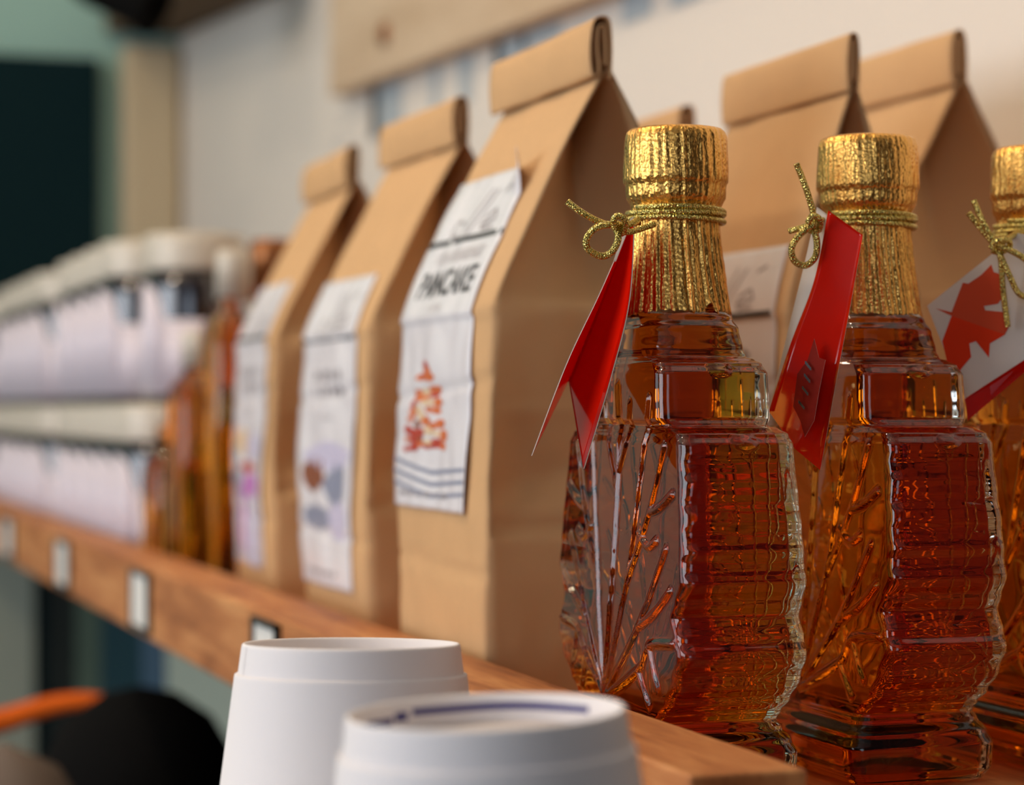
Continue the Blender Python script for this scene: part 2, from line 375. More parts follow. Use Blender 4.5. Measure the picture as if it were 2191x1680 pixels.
def make_bag(name_label, loc, seed, rz=0.0, scale=1.0, group='kraft paper bags along the shelf', roll_h=0.019, lean=0.0, roll_skew=0.0):
    t = thing('paper_bag', name_label, 'paper bag', loc, rz, group); t.scale = (scale,) * 3
    hd, crumple, front_x = bag_surface(seed, lean)
    NZ, NF, NS = 84, 30, 20
    V, Fc = [], []; W2 = BW / 2
    for i in range(NZ + 1):
        z = BH * i / NZ; d = hd(z); ring = []
        inset = math.sqrt(max(0, (BD / 2) ** 2 - min(BD / 2, d) ** 2)) * 0.86
        rc = 0.0016
        for k in range(NF):            # front, from +y (far) to -y (near)
            y = W2 - BW * k / (NF - 1); e = min(1.0, (W2 - abs(y)) / 0.003)
            ring.append((front_x(y, z) + rc * (1 - e) * 0.6, y, z))
        for k in range(1, NS):         # near side gusset
            u = k / NS; x = -d + 2 * d * u; tri = 1 - abs(2 * u - 1)
            ins = inset * tri ** 0.9 + crumple(x + 3, z, 1) * 1.2 * min(1, tri * 4)
            # triangular bottom gusset crease
            ct = 0.096 - abs(2 * u - 1) * 0.012; z0_ = 0.072
            if z > z0_:
                q = min(1, (z - z0_) / (ct - z0_)) * max(0, 1 - max(0, z - ct) / 0.06)
                ins += 0.0095 * q * min(1, tri * 3)
            ins += 0.0032 * math.exp(-((z - z0_) / 0.0026) ** 2) * min(1, tri * 8)
            ring.append((x + lean * z, -W2 + ins, z))
        for k in range(NF):
            y = -W2 + BW * k / (NF - 1); ring.append((d + crumple(y, z, 2) + lean * z, y, z))
        for k in range(1, NS):
            u = k / NS; x = d - 2 * d * u; tri = 1 - abs(2 * u - 1)
            ring.append((x + lean * z, W2 - inset * tri ** 0.9 - crumple(x + 5, z, 3) * min(1, tri * 4), z))
        V += ring
    n = len(ring)
    for i in range(NZ):
        for k in range(n):
            l = (k + 1) % n; Fc.append((i * n + k, i * n + l, (i + 1) * n + l, (i + 1) * n + k))
    Fc.append(tuple(range(n))[::-1])
    body = obj('bag_body', V, Fc, M['kraft'], t, True)
    # rolled top: a spiral of paper
    rh = roll_h; pth = [(0.0012, -0.002), (0.0018, rh * 0.5), (0.001, rh), (-0.0022, rh + 0.0016), (-0.0052, rh * 0.96), (-0.0064, rh * 0.5), (-0.0058, 0.0005), (-0.0046, -0.0012),
                (-0.0036, 0.001), (-0.0040, rh * 0.5), (-0.0034, rh * 0.86), (-0.0022, rh * 0.92), (-0.0012, rh * 0.84), (-0.0010, rh * 0.4), (-0.0012, 0.003)]
    pts = smooth_path([(a, 0, b) for a, b in pth], 6)
    V, Fc = [], []; NY = 24
    rnd = random.Random(seed)
    for j in range(NY + 1):
        y = W2 * 1.005 - BW * 1.01 * j / NY
        for q in pts:
            wv = noise.noise(Vector((y * 40, q.z * 30 + seed, q.x * 200))) * 0.0012
            V.append((q.x * (1 + 0.25 * noise.noise(Vector((y * 12, seed, 0)))) + wv + lean * BH, y, BH + q.z + roll_skew * y - 0.001))
    m = len(pts)
    for j in range(NY):
        for k in range(m - 1):
            Fc.append((j * m + k, j * m + k + 1, (j + 1) * m + k + 1, (j + 1) * m + k))
    r = obj('rolled_top', V, Fc, M['kraftfold'], t, True)
    s = r.modifiers.new('solid', 'SOLIDIFY'); s.thickness = 0.0005; s.offset = 0
    return t, front_x

def label_on(t, front_x, u0, u1, z0, z1, kind, peel=0.0):
    """label on the front face; u runs from the far edge (0) to the near edge (1)"""
    yy = lambda u: BW / 2 - BW * u
    def S(u, z, off):
        y = yy(u); bulge = 0.0022 * math.exp(-((z - 0.085) / 0.03) ** 2) * max(0, (u - 0.55)) * 2
        pl = peel * max(0, u - 0.66) * max(0, z - 0.195) * 420
        wav = 0.0006 * math.sin(z * 90 + u * 3)
        return (front_x(y, z) - off - 0.0005 - bulge - abs(wav) * 0.7 - pl * 0.01, y - pl * 0.0, z + pl * 0.006)
    NU, NV = 24, 90
    V = []; Fc = []
    for i in range(NV + 1):
        for k in range(NU + 1):
            z = z0 + (z1 - z0) * i / NV; u = u0 + (u1 - u0 + 0.035 * math.sin(z * 55 + 0.8) * 0.6) * k / NU
            V.append(S(u, z, 0))
    for i in range(NV):
        for k in range(NU): Fc.append((i * (NU + 1) + k, i * (NU + 1) + k + 1, (i + 1) * (NU + 1) + k + 1, (i + 1) * (NU + 1) + k))
    lb = obj('label', V, Fc, M['label'], t, True); lb['label'] = 'long white glossy label'
    s = lb.modifiers.new('solid', 'SOLIDIFY'); s.thickness = 0.0002; s.offset = 1
    def patch(name, poly, m, off=0.0004):
        """poly in (u, z) space, filled by a fine grid of triangles"""
        bm = bmesh.new(); vs = [bm.verts.new((u * BW, z, 0)) for u, z in poly]
        try: bm.faces.new(vs)
        except Exception: pass
        bmesh.ops.triangulate(bm, faces=bm.faces[:])
        for _ in range(3): 
            long = [e for e in bm.edges if e.calc_length() > 0.006]
            if not long: break
            bmesh.ops.subdivide_edges(bm, edges=long, cuts=1)
            bmesh.ops.triangulate(bm, faces=[f for f in bm.faces if len(f.verts) > 3])
        VV = [S(v.co.x / BW, v.co.y, off) for v in bm.verts]; bm.verts.index_update()
        FF = [tuple(v.index for v in f.verts) for f in bm.faces]; bm.free()
        return VV, FF
    def text(name, s, uc, z, size, m, off=0.00045, bold=0.0, sx=1.0):
        c = bpy.data.curves.new('t', 'FONT'); c.body = s; c.size = size; c.align_x = 'CENTER'; c.offset = bold; c.resolution_u = 3
        o = bpy.data.objects.new('t', c); col.objects.link(o); bpy.context.view_layer.update()
        me = o.to_mesh(); bm = bmesh.new(); bm.from_mesh(me); o.to_mesh_clear()
        VV = [S(uc + v.co.x * sx / BW, z + v.co.y, off) for v in bm.verts]; bm.verts.index_update()
        FF = [tuple(v.index for v in f.verts) for f in bm.faces]; bm.free()
        bpy.data.objects.remove(o); bpy.data.curves.remove(c)
        return obj(name, VV, FF, m, lb)
    rect = lambda a, b, c, d: [(a, c), (b, c), (b, d), (a, d)]
    def strip(pl, wd):              # poly from a polyline
        out = []
        for (a, b), (c, d) in zip(pl, pl[1:]):
            dx, dz = (c - a) * BW, d - b; L = math.hypot(dx, dz) or 1; nx, nz = -dz / L * wd / 2, dx / L * wd / 2
            out.append([(a + nx / BW, b + nz), (c + nx / BW, d + nz), (c - nx / BW, d - nz), (a - nx / BW, b - nz)])
        return out
    um = (u0 + u1) / 2; zt = z1 - z0; X = lambda a: u0 + (u1 - u0) * a; Z = lambda b: z0 + zt * b
    # script-like mark at the top
    pl = [[(X(.36), Z(.86)), (X(.29), Z(.865)), (X(.25), Z(.84)), (X(.28), Z(.815)), (X(.36), Z(.82))],
          [(X(.42), Z(.815)), (X(.58), Z(.95))], [(X(.50), Z(.815)), (X(.66), Z(.945))], [(X(.62), Z(.84)), (X(.78), Z(.85)), (X(.74), Z(.88)), (X(.64), Z(.86)), (X(.64), Z(.825)), (X(.78), Z(.825))],
          [(X(.76), Z(.93)), (X(.84), Z(.945))]]
    obj('script_mark', *join_vf([patch('', q, 0) for l in pl for q in strip(l, 0.0013)]), M['ink_grey'], lb)
    obj('rule', *join_vf([patch('', rect(X(0.0), X(0.97), Z(.795), Z(.812)), 0)]), M['ink'], lb)
    if kind == 'pancake':
        text('small_text', 'OLD-FASHIONED', um + 0.02, Z(.735), 0.0072, M['ink_light'], sx=1.1)
        text('title_text', 'PANCAKE', um + 0.0, Z(.635), 0.0145, M['ink'], bold=0.0003, sx=1.13)
        text('small_text', 'MIX', um, Z(.56), 0.009, M['ink_light'])
        parts = {'pan_orange': [], 'pan_red': [], 'pan_cream': [], 'pan_brown': []}; rnd = random.Random(4)
        ztop, zbot = .43, .185
        for r in range(11):
            q = r / 10; z = zbot + (ztop - zbot) * q; half = 0.29 * (1 - q) ** 0.75 + 0.03
            half *= 1.0 * (1 + rnd.uniform(-.12, .12)); n = max(1, int(6 * half / 0.26))
            for k in range(n):
                c = 0.42 - half + 2 * half * (k + 0.5) / n + rnd.uniform(-.01, .01)
                ww = half / n * rnd.uniform(.9, 1.5); hh = 0.0125 * rnd.uniform(.7, 1.2); zz_ = z + rnd.uniform(-.012, .012)
                edge_ = k in (0, n - 1); mk = rnd.choice(['pan_orange', 'pan_red', 'pan_orange']) if edge_ else ('pan_cream' if (r % 3 != 0 and rnd.random() < .6) else rnd.choice(['pan_orange', 'pan_orange', 'pan_red', 'pan_brown']))
                pg = [(X(c + ww * math.cos(a) * rnd.uniform(.8, 1.2)), Z(zz_ + hh * math.sin(a) * rnd.uniform(.8, 1.2))) for a in [i * math.pi / 4 for i in range(8)]]
                parts[mk].append(patch('', pg, 0, 0.0004 + 0.00002 * (r % 3)))
        for k, v in parts.items():
            if v: obj('stack_picture', *join_vf(v), M[k], lb)
        gs = [patch('', [(X(.0), Z(.15 - .035 * i)), (X(.5), Z(.115 - .035 * i)), (X(.97), Z(.13 - .035 * i)), (X(.97), Z(.12 - .035 * i)), (X(.5), Z(.102 - .035 * i)), (X(.0), Z(.138 - .035 * i))], 0) for i in range(3)]
        obj('printed_streaks', *join_vf(gs), M['print_grey'], lb)
    else:
        rnd = random.Random(11)
        # two rows of blurred block capitals
        q = []
        for row, zz in enumerate((.665, .615)):
            for k in range(5):
                c = .27 + .115 * k
                q += strip([(X(c), Z(zz)), (X(c), Z(zz + .035))], .0022) + strip([(X(c), Z(zz + .034)), (X(c + .05), Z(zz + .02)), (X(c), Z(zz))], .0016)
        obj('title_text', *join_vf([patch('', s_, 0) for s_ in q]), M['ink_grey'], lb)
        obj('small_text', *join_vf([patch('', s_, 0) for k in range(4) for s_ in strip([(X(.4 + .06 * k), Z(.54)), (X(.43 + .06 * k), Z(.555))], .0015)]), M['ink_light'], lb)
        for mk, cx, cz, rx, rz in kind:
            pg = [(X(cx + rx * math.cos(a) * rnd.uniform(.8, 1.15)), Z(cz + rz * math.sin(a) * rnd.uniform(.85, 1.1))) for a in [i * math.pi / 8 for i in range(16)]]
            obj('printed_picture', *join_vf([patch('', pg, 0)]), M[mk], lb)
    obj('fine_print', *join_vf([patch('', rect(X(.10 + .11 * k), X(.18 + .11 * k), Z(.035), Z(.05)), 0) for k in range(6)]), M['ink_grey'], lb)
    return lb
def at(a, s): return (a, s, SHELF)
# first row (nearest the shelf front)
b1, fx = make_bag('tall kraft bag with white pancake label, standing nearest the first syrup bottle', at(0.300, 0.773 + BW / 2), 1)
label_on(b1, fx, 0.015, 0.84, 0.076, 0.207, 'pancake', peel=1.0)
b2, fx = make_bag('kraft bag with white label, left of the pancake bag', at(0.313, 0.990 + BW / 2), 2, R(1.5))
label_on(b2, fx, 0.0, 0.80, 0.030, 0.178, [('print_lilac', .55, .42, .4, .05), ('pan_brown', .3, .36, .2, .06), ('print_grey', .7, .33, .2, .07), ('print_grey', .35, .22, .3, .04), ('print_lilac', .75, .22, .18, .07)])
b3, fx = make_bag('blurred kraft bag with pink-printed label beside the amber bottles', at(0.318, 1.190 + BW / 2), 3, R(-2))
label_on(b3, fx, 0.04, 0.82, 0.028, 0.186, [('pan_cream', .3, .43, .25, .05), ('print_lilac', .65, .42, .25, .05), ('pan_red', .5, .345, .3, .018), ('print_grey', .15, .28, .12, .06), ('print_mauve', .62, .28, .33, .05), ('print_mauve', .3, .14, .1, .12), ('print_lilac', .66, .13, .2, .14)])
# rows behind
b4, fx = make_bag('kraft bag with folded top directly behind the first two syrup bottles', at(0.403, 0.776 + BW / 2), 4)
b4.scale = (0.64, 1, 1)
label_on(b4, fx, 0.05, 0.92, 0.045, 0.178, [('print_grey', .5, .3, .3, .06)])
b5, fx = make_bag('rearmost kraft bag, against the wall behind the middle and right syrup bottles', at(0.497, 0.862 + BW / 2), 5, 0, 1.075)
b6, fx = make_bag('mostly hidden kraft bag, fold showing between tall bag and first gold cap', at(0.425, 0.985 + BW / 2), 6)

# ------------------------------------------------------------------ maple leaf bottles
PROF = [  # z, half width, half thickness, corner radius (mm)
 (0, 33, 20, 8), (1.5, 36.5, 23, 9), (5, 38.5, 25, 10), (12, 38.5, 25.5, 10), (16, 37.5, 24, 10), (19.5, 35, 21.5, 8), (22, 34, 20, 7), (25, 37, 19.8, 6), (29, 43, 19.8, 6),
 (36, 49, 20.3, 6), (43, 53, 20.3, 6), (48, 51.5, 20.3, 6), (54, 48, 20.3, 6), (59, 51, 20, 6), (65, 54, 19.8, 6), (71, 53, 19.5, 6), (79, 52.5, 19.2, 6), (88, 51, 18.8, 6),
 (97, 49.5, 18.4, 6), (104, 48.5, 18.2, 6), (107.2, 46.5, 17.6, 6), (108.9, 41, 17.2, 7), (109.6, 34, 17, 7), (112, 32.5, 18.2, 6), (118, 32, 18.2, 6), (125, 31.5, 18, 6), (128.2, 29, 17.4, 6.5),
 (129.6, 25, 16.8, 7), (130.6, 22.5, 16.4, 8), (133, 21.8, 16, 9), (139, 20.5, 15.6, 10), (142.5, 18, 15, 11), (146, 15.4, 14.2, 12.5), (150, 13.4, 13.2, 13), (156, 12.6, 12.6, 12.6), (174, 12.6, 12.6, 12.6), (190, 12.6, 12.6, 12.6)]
VEINS = []
def vein(pts, h=1.0): VEINS.append((pts, h))
o0 = (6, 26)
vein([o0, (0, 60), (-2, 100), (0, 122)], 1.2)
for s_ in (1, -1):
    vein([o0, (s_ * 12, 62), (s_ * 19, 92), (s_ * 24, 118)], 1.1)
    vein([(s_ * 12, 62), (s_ * 27, 84), (s_ * 36, 104)], 1.0)
    vein([o0, (s_ * 22, 50), (s_ * 40, 74)], 1.0)
    vein([o0, (s_ * 22, 37), (s_ * 30, 45), (s_ * 46, 47)], 1.2)
    vein([(s_ * 22, 50), (s_ * 34, 55), (s_ * 44, 62)], 1.3)
    vein([(s_ * 27, 84), (s_ * 35, 86), (s_ * 43, 90)], 1.2)
    vein([(s_ * 20, 78), (s_ * 27, 74), (s_ * 33, 76)], 1.2)
    vein([(s_ * 30, 45), (s_ * 33, 38), (s_ * 36, 33)], 1.0)
    vein([(s_ * 22, 37), (s_ * 26, 30), (s_ * 28, 27)], 1.0)
    vein([(s_ * 0, 92), (s_ * 8, 106), (s_ * 10, 116)], 0.9)
SEG = []
for pts, h in VEINS:
    sp_ = smooth_path([(a, b, 0) for a, b in pts], 4)
    for a, b in zip(sp_, sp_[1:]): SEG.append((a.x, a.y, b.x, b.y, h))
def veinh(y, z):
    best = 0
    for x0, z0, x1, z1, h in SEG:
        if z < min(z0, z1) - 2.6 or z > max(z0, z1) + 2.6 or y < min(x0, x1) - 2.6 or y > max(x0, x1) + 2.6: continue
        dx, dz = x1 - x0, z1 - z0; t = max(0, min(1, ((y - x0) * dx + (z - z0) * dz) / (dx * dx + dz * dz)))
        d = math.hypot(y - x0 - dx * t, z - z0 - dz * t)
        best = max(best, h * math.exp(-(d / 0.95) ** 2))
    return best
def body_vf(inset, zs, NF, NC, NE, detail, ztop, zbot):
    V, Fc = [], []; k = 0.001
    for z in zs:
        zz = z
        w_, t_, rc = interp(PROF, max(0, zz)); w_ -= inset; t_ -= inset * (1 + 0.75 * min(1, max(0, (140 - z) / 20))); rc = rc * 0.7 if z < 130 else rc; rc = max(1.5, rc - inset * 0.6)
        rc = min(rc, w_, t_)
        ring = []
        fw, ew = w_ - rc, t_ - rc; rip = 0
        if 27 < z < 106:
            e_ = min(1, (z - 27) / 4) * min(1, (106 - z) / 4)
            rip = e_ * ((0.5 * math.sin(z * 0.62) + 0.12 * math.sin(z * 1.55 + 1) + 0.35 * noise.noise(Vector((z * .25, 2, 5)))) if detail else (0.7 * math.sin(z * 0.5 + 1) + 0.22 * math.sin(z * 1.25)))
        w_ += rip
        def edge_ripple(u):     # ripples running across the narrow side
            if not detail: return 0
            fade = min(1, max(0, (z - 26) / 5)) * min(1, max(0, (106 - z) / 4))
            return fade * 0.14 * noise.noise(Vector((u * 0.12, z * .75, 3)))
        def bump(x, z):         # small moulded lens under each shoulder
            if not detail: return 0
            return 1.3 * sum(max(0, 1 - ((x - 1.5) / 3.6) ** 2 - ((z - zc) / 2.4) ** 2) ** 0.5 for zc in (105.2, 126.8))
        def face(sgn):
            for i in range(NF):
                y = -fw + 2 * fw * i / (NF - 1) if sgn < 0 else fw - 2 * fw * i / (NF - 1)
                pil = 1.1 * (1 - (y / max(w_, 1)) ** 2) if 20 < z < 140 else 0.0
                h = veinh(y, z) * (1 if sgn < 0 else 0.2) if (detail and z > 24 and z < 128) else 0
                ring.append((sgn * (t_ + pil * (0 if inset else 1) + h), y, z))
        def corner(cx, cy, a0):
            for i in range(1, NC):
                a = a0 + (math.pi / 2) * i / NC; ring.append((cx + rc * math.cos(a), cy + rc * math.sin(a), z))
        def side(sgn):
            for i in range(NE):
                x = (ew - 2 * ew * i / (NE - 1)) * (1 if sgn > 0 else -1)
                ring.append((x, sgn * (w_ + edge_ripple(x) + bump(x, z)), z))
        face(-1)   # x = -t, y from - to +  -> then corner at far-left
        # order: clockwise seen from above: left face (-x) going +y, far side going +x, right face going -y, near side going -x
        for i in range(1, NC):
            a = math.pi - (math.pi / 2) * i / NC; ring.append((-ew + rc * math.cos(a), fw + (rc + rip) * math.sin(a), z))
        for i in range(NE):
            x = -ew + 2 * ew * i / (NE - 1); ring.append((x, w_ + edge_ripple(x) + bump(x, z), z))
        for i in range(1, NC):
            a = math.pi / 2 - (math.pi / 2) * i / NC; ring.append((ew + rc * math.cos(a), fw + (rc + rip) * math.sin(a), z))
        face(1)
        for i in range(1, NC):
            a = 0 - (math.pi / 2) * i / NC; ring.append((ew + rc * math.cos(a), -fw + (rc + rip) * math.sin(a), z))
        for i in range(NE):
            x = ew - 2 * ew * i / (NE - 1); ring.append((x, -w_ - edge_ripple(-x) - bump(x, z), z))
        for i in range(1, NC):
            a = -math.pi / 2 - (math.pi / 2) * i / NC; ring.append((-ew + rc * math.cos(a), -fw + (rc + rip) * math.sin(a), z))
        V += [(a * k, b * k, c * k) for a, b, c in ring]; n = len(ring)
    for i in range(len(zs) - 1):
        for q in range(n):
            l = (q + 1) % n; Fc.append((i * n + q, (i + 1) * n + q, (i + 1) * n + l, i * n + l))
    for base, flip in ((0, False), ((len(zs) - 1) * n, True)):
        c = len(V); pts = V[base:base + n]
        V.append(tuple(sum(p[j] for p in pts) / n for j in range(3)))
        for q in range(n):
            l = (q + 1) % n; Fc.append((c, base + q, base + l) if not flip else (c, base + l, base + q))
    return V, Fc
def zlist(a, b, st, dense=()):
    z = a; out = []
    while z < b - 1e-6:
        out.append(z); s_ = st
        for lo, hi, ds in dense:
            if lo <= z < hi: s_ = ds
        z += s_
    out.append(b); return out
def make_bottle(loc, label):
    t = thing('syrup_bottle', label, 'bottle', loc, 0, 'maple leaf shaped syrup bottles on the shelf')
    g = obj('glass_body', *body_vf(0, zlist(0, 188, 0.62, [(104, 112, 0.35), (126, 132, 0.35), (150, 190, 3)]), 190, 7, 26, True, 0, 0), M['glass'], t, True)
    zs = zlist(3.0, 176, 1.3, [(104, 112, 0.6), (126, 132, 0.6)])
    V, Fc = body_vf(2.7, zs, 30, 5, 12, False, 0, 0)
    # liquid surface inside the glass follows the ledges a little higher than the glass would
    obj('syrup', V, Fc, M['syrup'], t, True)
    # gold foil capsule
    rnd = random.Random(7)
    N = 420; pl = [(rnd.randint(9, 84), rnd.uniform(0, 6.28), rnd.uniform(.3, 1)) for _ in range(9)]
    def pleat(a): return sum(w_ * (1 - 2 * abs(math.sin(f_ * a / 2 + p_))) for f_, p_, w_ in pl) / 3.2
    prof = [(143.5, 17.3), (146, 16.9), (150, 16.2), (155, 15.5), (160, 14.7), (165, 14.2), (169, 13.8), (171, 13.7), (174, 13.7), (177, 13.9), (178.6, 14.6), (179.6, 15.3), (181, 15.5), (183, 15.6), (184, 15.75), (184.6, 16.25), (186, 16.3), (190, 16.15), (195, 16.0), (198.6, 15.75), (200.2, 15.2), (201.1, 14.2), (201.5, 12), (201.7, 6), (201.7, .3)]
    zz = []; 
    for (a, ra), (b, rb) in zip(prof, prof[1:]):
        m = max(1, int(abs(b - a) / 0.9))
        for i in range(m): zz.append((a + (b - a) * i / m, ra + (rb - ra) * i / m))
    zz.append(prof[-1]); V, Fc = [], []
    for z, r in zz:
        amp = 0.5 if z < 168 else (0.25 if z < 178 else 0.17)
        if z > 200.6: amp = 0.05
        for q in range(N):
            a = 2 * math.pi * q / N
            rr = r + amp * pleat(a + 0.0016 * (z - 170) * 2) + 0.22 * noise.noise(Vector((math.cos(a) * 9, math.sin(a) * 9, z * .16)))
            z2 = z
            if z < 149:
                f_ = (149 - z) / 5.5
                z2 = z + f_ * (1.1 * noise.noise(Vector((math.cos(a) * 3.1, math.sin(a) * 3.1, 2))) + .5 * noise.noise(Vector((math.cos(a) * 12, math.sin(a) * 12, 1))))
                da = (a - R(285)); z2 += f_ * 3.2 * math.exp(-(da / 0.09) ** 2); rr += f_ * 0.8 * math.exp(-((da - 0.12) / 0.12) ** 2)
            V.append((rr * .001 * math.cos(a), rr * .001 * math.sin(a), z2 * .001))
    for i in range(len(zz) - 1):
        for q in range(N):
            l = (q + 1) % N; Fc.append((i * N + q, i * N + l, (i + 1) * N + l, (i + 1) * N + q))
    Fc.append(tuple((len(zz) - 1) * N + q for q in range(N)))
    c = obj('foil_capsule', V, Fc, M['foil'], t, True); c['label'] = 'crinkled gold foil over cap and neck'
    s = c.modifiers.new('solid', 'SOLIDIFY'); s.thickness = 0.00012; s.offset = -1
    # cord wound three times round the neck
    pts = []
    for i in range(0, 3 * 48 + 1):
        a = 2 * math.pi * i / 48; tt = i / (3 * 48)
        z = 176.4 - 4.6 * tt + 0.5 * math.sin(a * 1.0 + 1.2 + 2.2 * tt) * math.sin(tt * 9)
        pts.append(Vector((.0149 * math.cos(a + 3.4), .0149 * math.sin(a + 3.4), z * .001)))
    obj('neck_cord', *tube_vf(pts, 0.00088, 10), M['cord'], t, True)
    return t
BA = [(0.2735, 0.646), (0.340, 0.646), (0.4075, 0.653)]
bt1 = make_bottle(at(*BA[0]), 'gold-capped leaf bottle of amber syrup beside the tall paper bag')
bt2 = copy_tree(bt1); bt2.location = at(*BA[1]); bt2['label'] = 'middle leaf bottle of amber syrup with the open red tag on its neck'
bt3 = copy_tree(bt1); bt3.location = at(*BA[2]); bt3['label'] = 'leaf bottle of amber syrup cut by the right picture edge with white tag'
for bt, a in ((bt2, R(140)), (bt3, R(250))):
    for ch in bt.children:
        if ch.name.startswith('foil_capsule'): ch.rotation_euler = (0, 0, a)

def knot(bt, runs, name='cord_bow'):
    loc = bt.location; parts = []
    for pts, r in runs:
        w_ = smooth_path([P(*p) - loc for p in pts], 10); parts.append(tube_vf(w_, r, 10))
    return obj(name, *join_vf(parts), M['cord'], bt, True)
r_ = 0.00098
knot(bt1, [([(1213, 431, .672), (1245, 455, .672), (1285, 476, .673), (1322, 484, .674), (1348, 480, .676), (1365, 470, .681)], r_ * 1.05),
           ([(1338, 484, .673), (1310, 480, .670), (1275, 488, .669), (1256, 510, .669), (1258, 533, .670), (1285, 548, .671), (1308, 540, .671), (1322, 515, .671), (1322, 490, .672), (1328, 475, .672)], r_ * 1.1),
           ([(1315, 490, .670), (1314, 468, .668), (1326, 462, .668), (1338, 474, .669), (1334, 496, .672), (1322, 500, .674), (1316, 480, .674)], r_),
           ([(1330, 495, .672), (1350, 496, .674), (1400, 480, .679)], r_)])
knot(bt2, [([(1704, 350, .690), (1716, 380, .691), (1730, 420, .692), (1742, 465, .694), (1744, 490, .696)], r_),
           ([(1688, 495, .694), (1706, 490, .693), (1730, 483, .692), (1748, 478, .695)], r_),
           ([(1740, 482, .691), (1712, 502, .690), (1694, 530, .690), (1700, 558, .691), (1724, 568, .692), (1744, 550, .692), (1748, 520, .692), (1742, 492, .692)], r_ * 1.1),
           ([(1728, 478, .690), (1738, 462, .689), (1754, 470, .690), (1752, 492, .693), (1734, 494, .694), (1726, 480, .693)], r_),
           ([(1745, 475, .694), (1770, 470, .700), (1790, 478, .704)], r_)])
knot(bt3, [([(2083, 428, 0.7140), (2096, 460, 0.7140), (2116, 500, 0.7140), (2134, 530, 0.7150), (2142, 560, 0.7150), (2146, 620, 0.7160), (2156, 700, 0.7160)], r_),
           ([(2072, 455, 0.7160), (2090, 478, 0.7160), (2118, 512, 0.7160), (2132, 530, 0.7160)], r_ * 1.05),
           ([(2134, 528, 0.7130), (2160, 535, 0.7130), (2200, 560, 0.7140), (2230, 600, 0.7160)], r_ * 1.05),
           ([(2140, 545, 0.7140), (2160, 590, 0.7140), (2180, 628, 0.7150), (2210, 640, 0.7160)], r_),
           ([(2120, 532, 0.7120), (2132, 516, 0.7110), (2156, 514, 0.7120), (2160, 528, 0.7140), (2140, 540, 0.7150), (2122, 536, 0.7150)], r_),
           ([(2145, 520, 0.7160), (2180, 498, .728), (2230, 490, .735)], r_)])

# folded tags -------------------------------------------------------
def card(name, parent, pts, m_in, thick=0.00035, mats=None):
    """one leaf of a folded card from a fan/quad of world points (local to parent)"""
    loc = parent.location; V = [p - loc for p in pts]
    n = len(V); nrm = Vector((0, 0, 0))
    for i in range(n): nrm += (V[i] - V[0]).cross(V[(i + 1) % n] - V[0])
    nrm.normalize(); W_ = [v + nrm * thick for v in V]
    Fc = [tuple(range(n))[::-1], tuple(range(n, 2 * n))] + [(i, (i + 1) % n, n + (i + 1) % n, n + i) for i in range(n)]
    mm = mats or [m_in, m_in, M['edge_card']]
    return obj(name, V + W_, Fc, mm, parent, False, [0, 1] + [2] * n)
def leafpoly(c, ux, uz, s):
    """maple leaf outline round c"""
    half = [(0, 1.0), (.13, .74), (.25, .80), (.21, .42), (.43, .62), (.49, .47), (.78, .50), (.66, .28), (.90, .14), (.50, -.16), (.56, -.32), (.06, -.24), (.045, -.62)]
    pts = half + [(-a, b) for a, b in half[::-1][:-1]]
    return [c + ux * (a * s) + uz * (b * s) for a, b in pts]
# tag 1: two leaves opening like a tent, seen from its open side
t1 = thing('gift_tag', 'glossy red folded gift tag on the nearest bottle, seen edge-on with two pointed corners', 'gift tag', P(1355, 465, .683), 0, 'red folded gift tags on the bottle necks')
def curved_leaf(parent, name, A, B, mats, n=14, thick=0.00035):
    """ruled surface between polyline A and polyline B"""
    loc = parent.location; A = smooth_path(A, n); B = smooth_path(B, n); K = 10
    V, Fc, mi = [], [], []
    g = [[a.lerp(b, k / K) - loc for k in range(K + 1)] for a, b in zip(A, B)]
    R_ = len(g); nv = R_ * (K + 1)
    nr = []
    for i in range(R_):
        for k in range(K + 1):
            du = g[i][min(k + 1, K)] - g[i][max(k - 1, 0)]; dv = g[min(i + 1, R_ - 1)][k] - g[max(i - 1, 0)][k]
            c = du.cross(dv); nr.append(c.normalized() if c.length > 1e-12 else Vector((0, 0, 1)))
    V = [g[i][k] for i in range(R_) for k in range(K + 1)]; V += [v + nn * thick for v, nn in zip(V, nr)]
    ix = lambda i, k: i * (K + 1) + k
    for i in range(R_ - 1):
        for k in range(K):
            q = (ix(i, k), ix(i, k + 1), ix(i + 1, k + 1), ix(i + 1, k)); Fc.append(q); mi.append(0)
            Fc.append(tuple(x + nv for x in q[::-1])); mi.append(1)
    for i in range(R_ - 1):
        for k in (0, K):
            Fc.append((ix(i, k), ix(i + 1, k), ix(i + 1, k) + nv, ix(i, k) + nv)); mi.append(2)
    for k in range(K):
        for i in (0, R_ - 1):
            Fc.append((ix(i, k), ix(i, k + 1), ix(i, k + 1) + nv, ix(i, k) + nv)); mi.append(2)
    return obj(name, V, Fc, mats, parent, True, mi)
RW = [M['red'], M['red'], M['edge_card']]
fold1 = [P(1353, 470, .684), P(1318, 560, .693), P(1275, 670, .700), P(1216, 812, .706)]
edgeL = [P(1349, 472, .683), P(1285, 620, .679), P(1210, 780, .677), P(1136, 975, .678)]
edgeR = [P(1356, 468, .682), P(1346, 640, .674), P(1308, 800, .672), P(1248, 1003, .676)]
curved_leaf(t1, 'front_leaf', fold1, edgeL, RW)
curved_leaf(t1, 'back_leaf', fold1, edgeR, RW)
# white outer paper strip along the fold near the cord
curved_leaf(t1, 'white_border', [P(1357, 462, .6815), P(1340, 505, .681), P(1318, 560, .6795)], [P(1349, 468, .6815), P(1328, 515, .681), P(1312, 560, .6795)], [M['white_card']] * 3, 6)
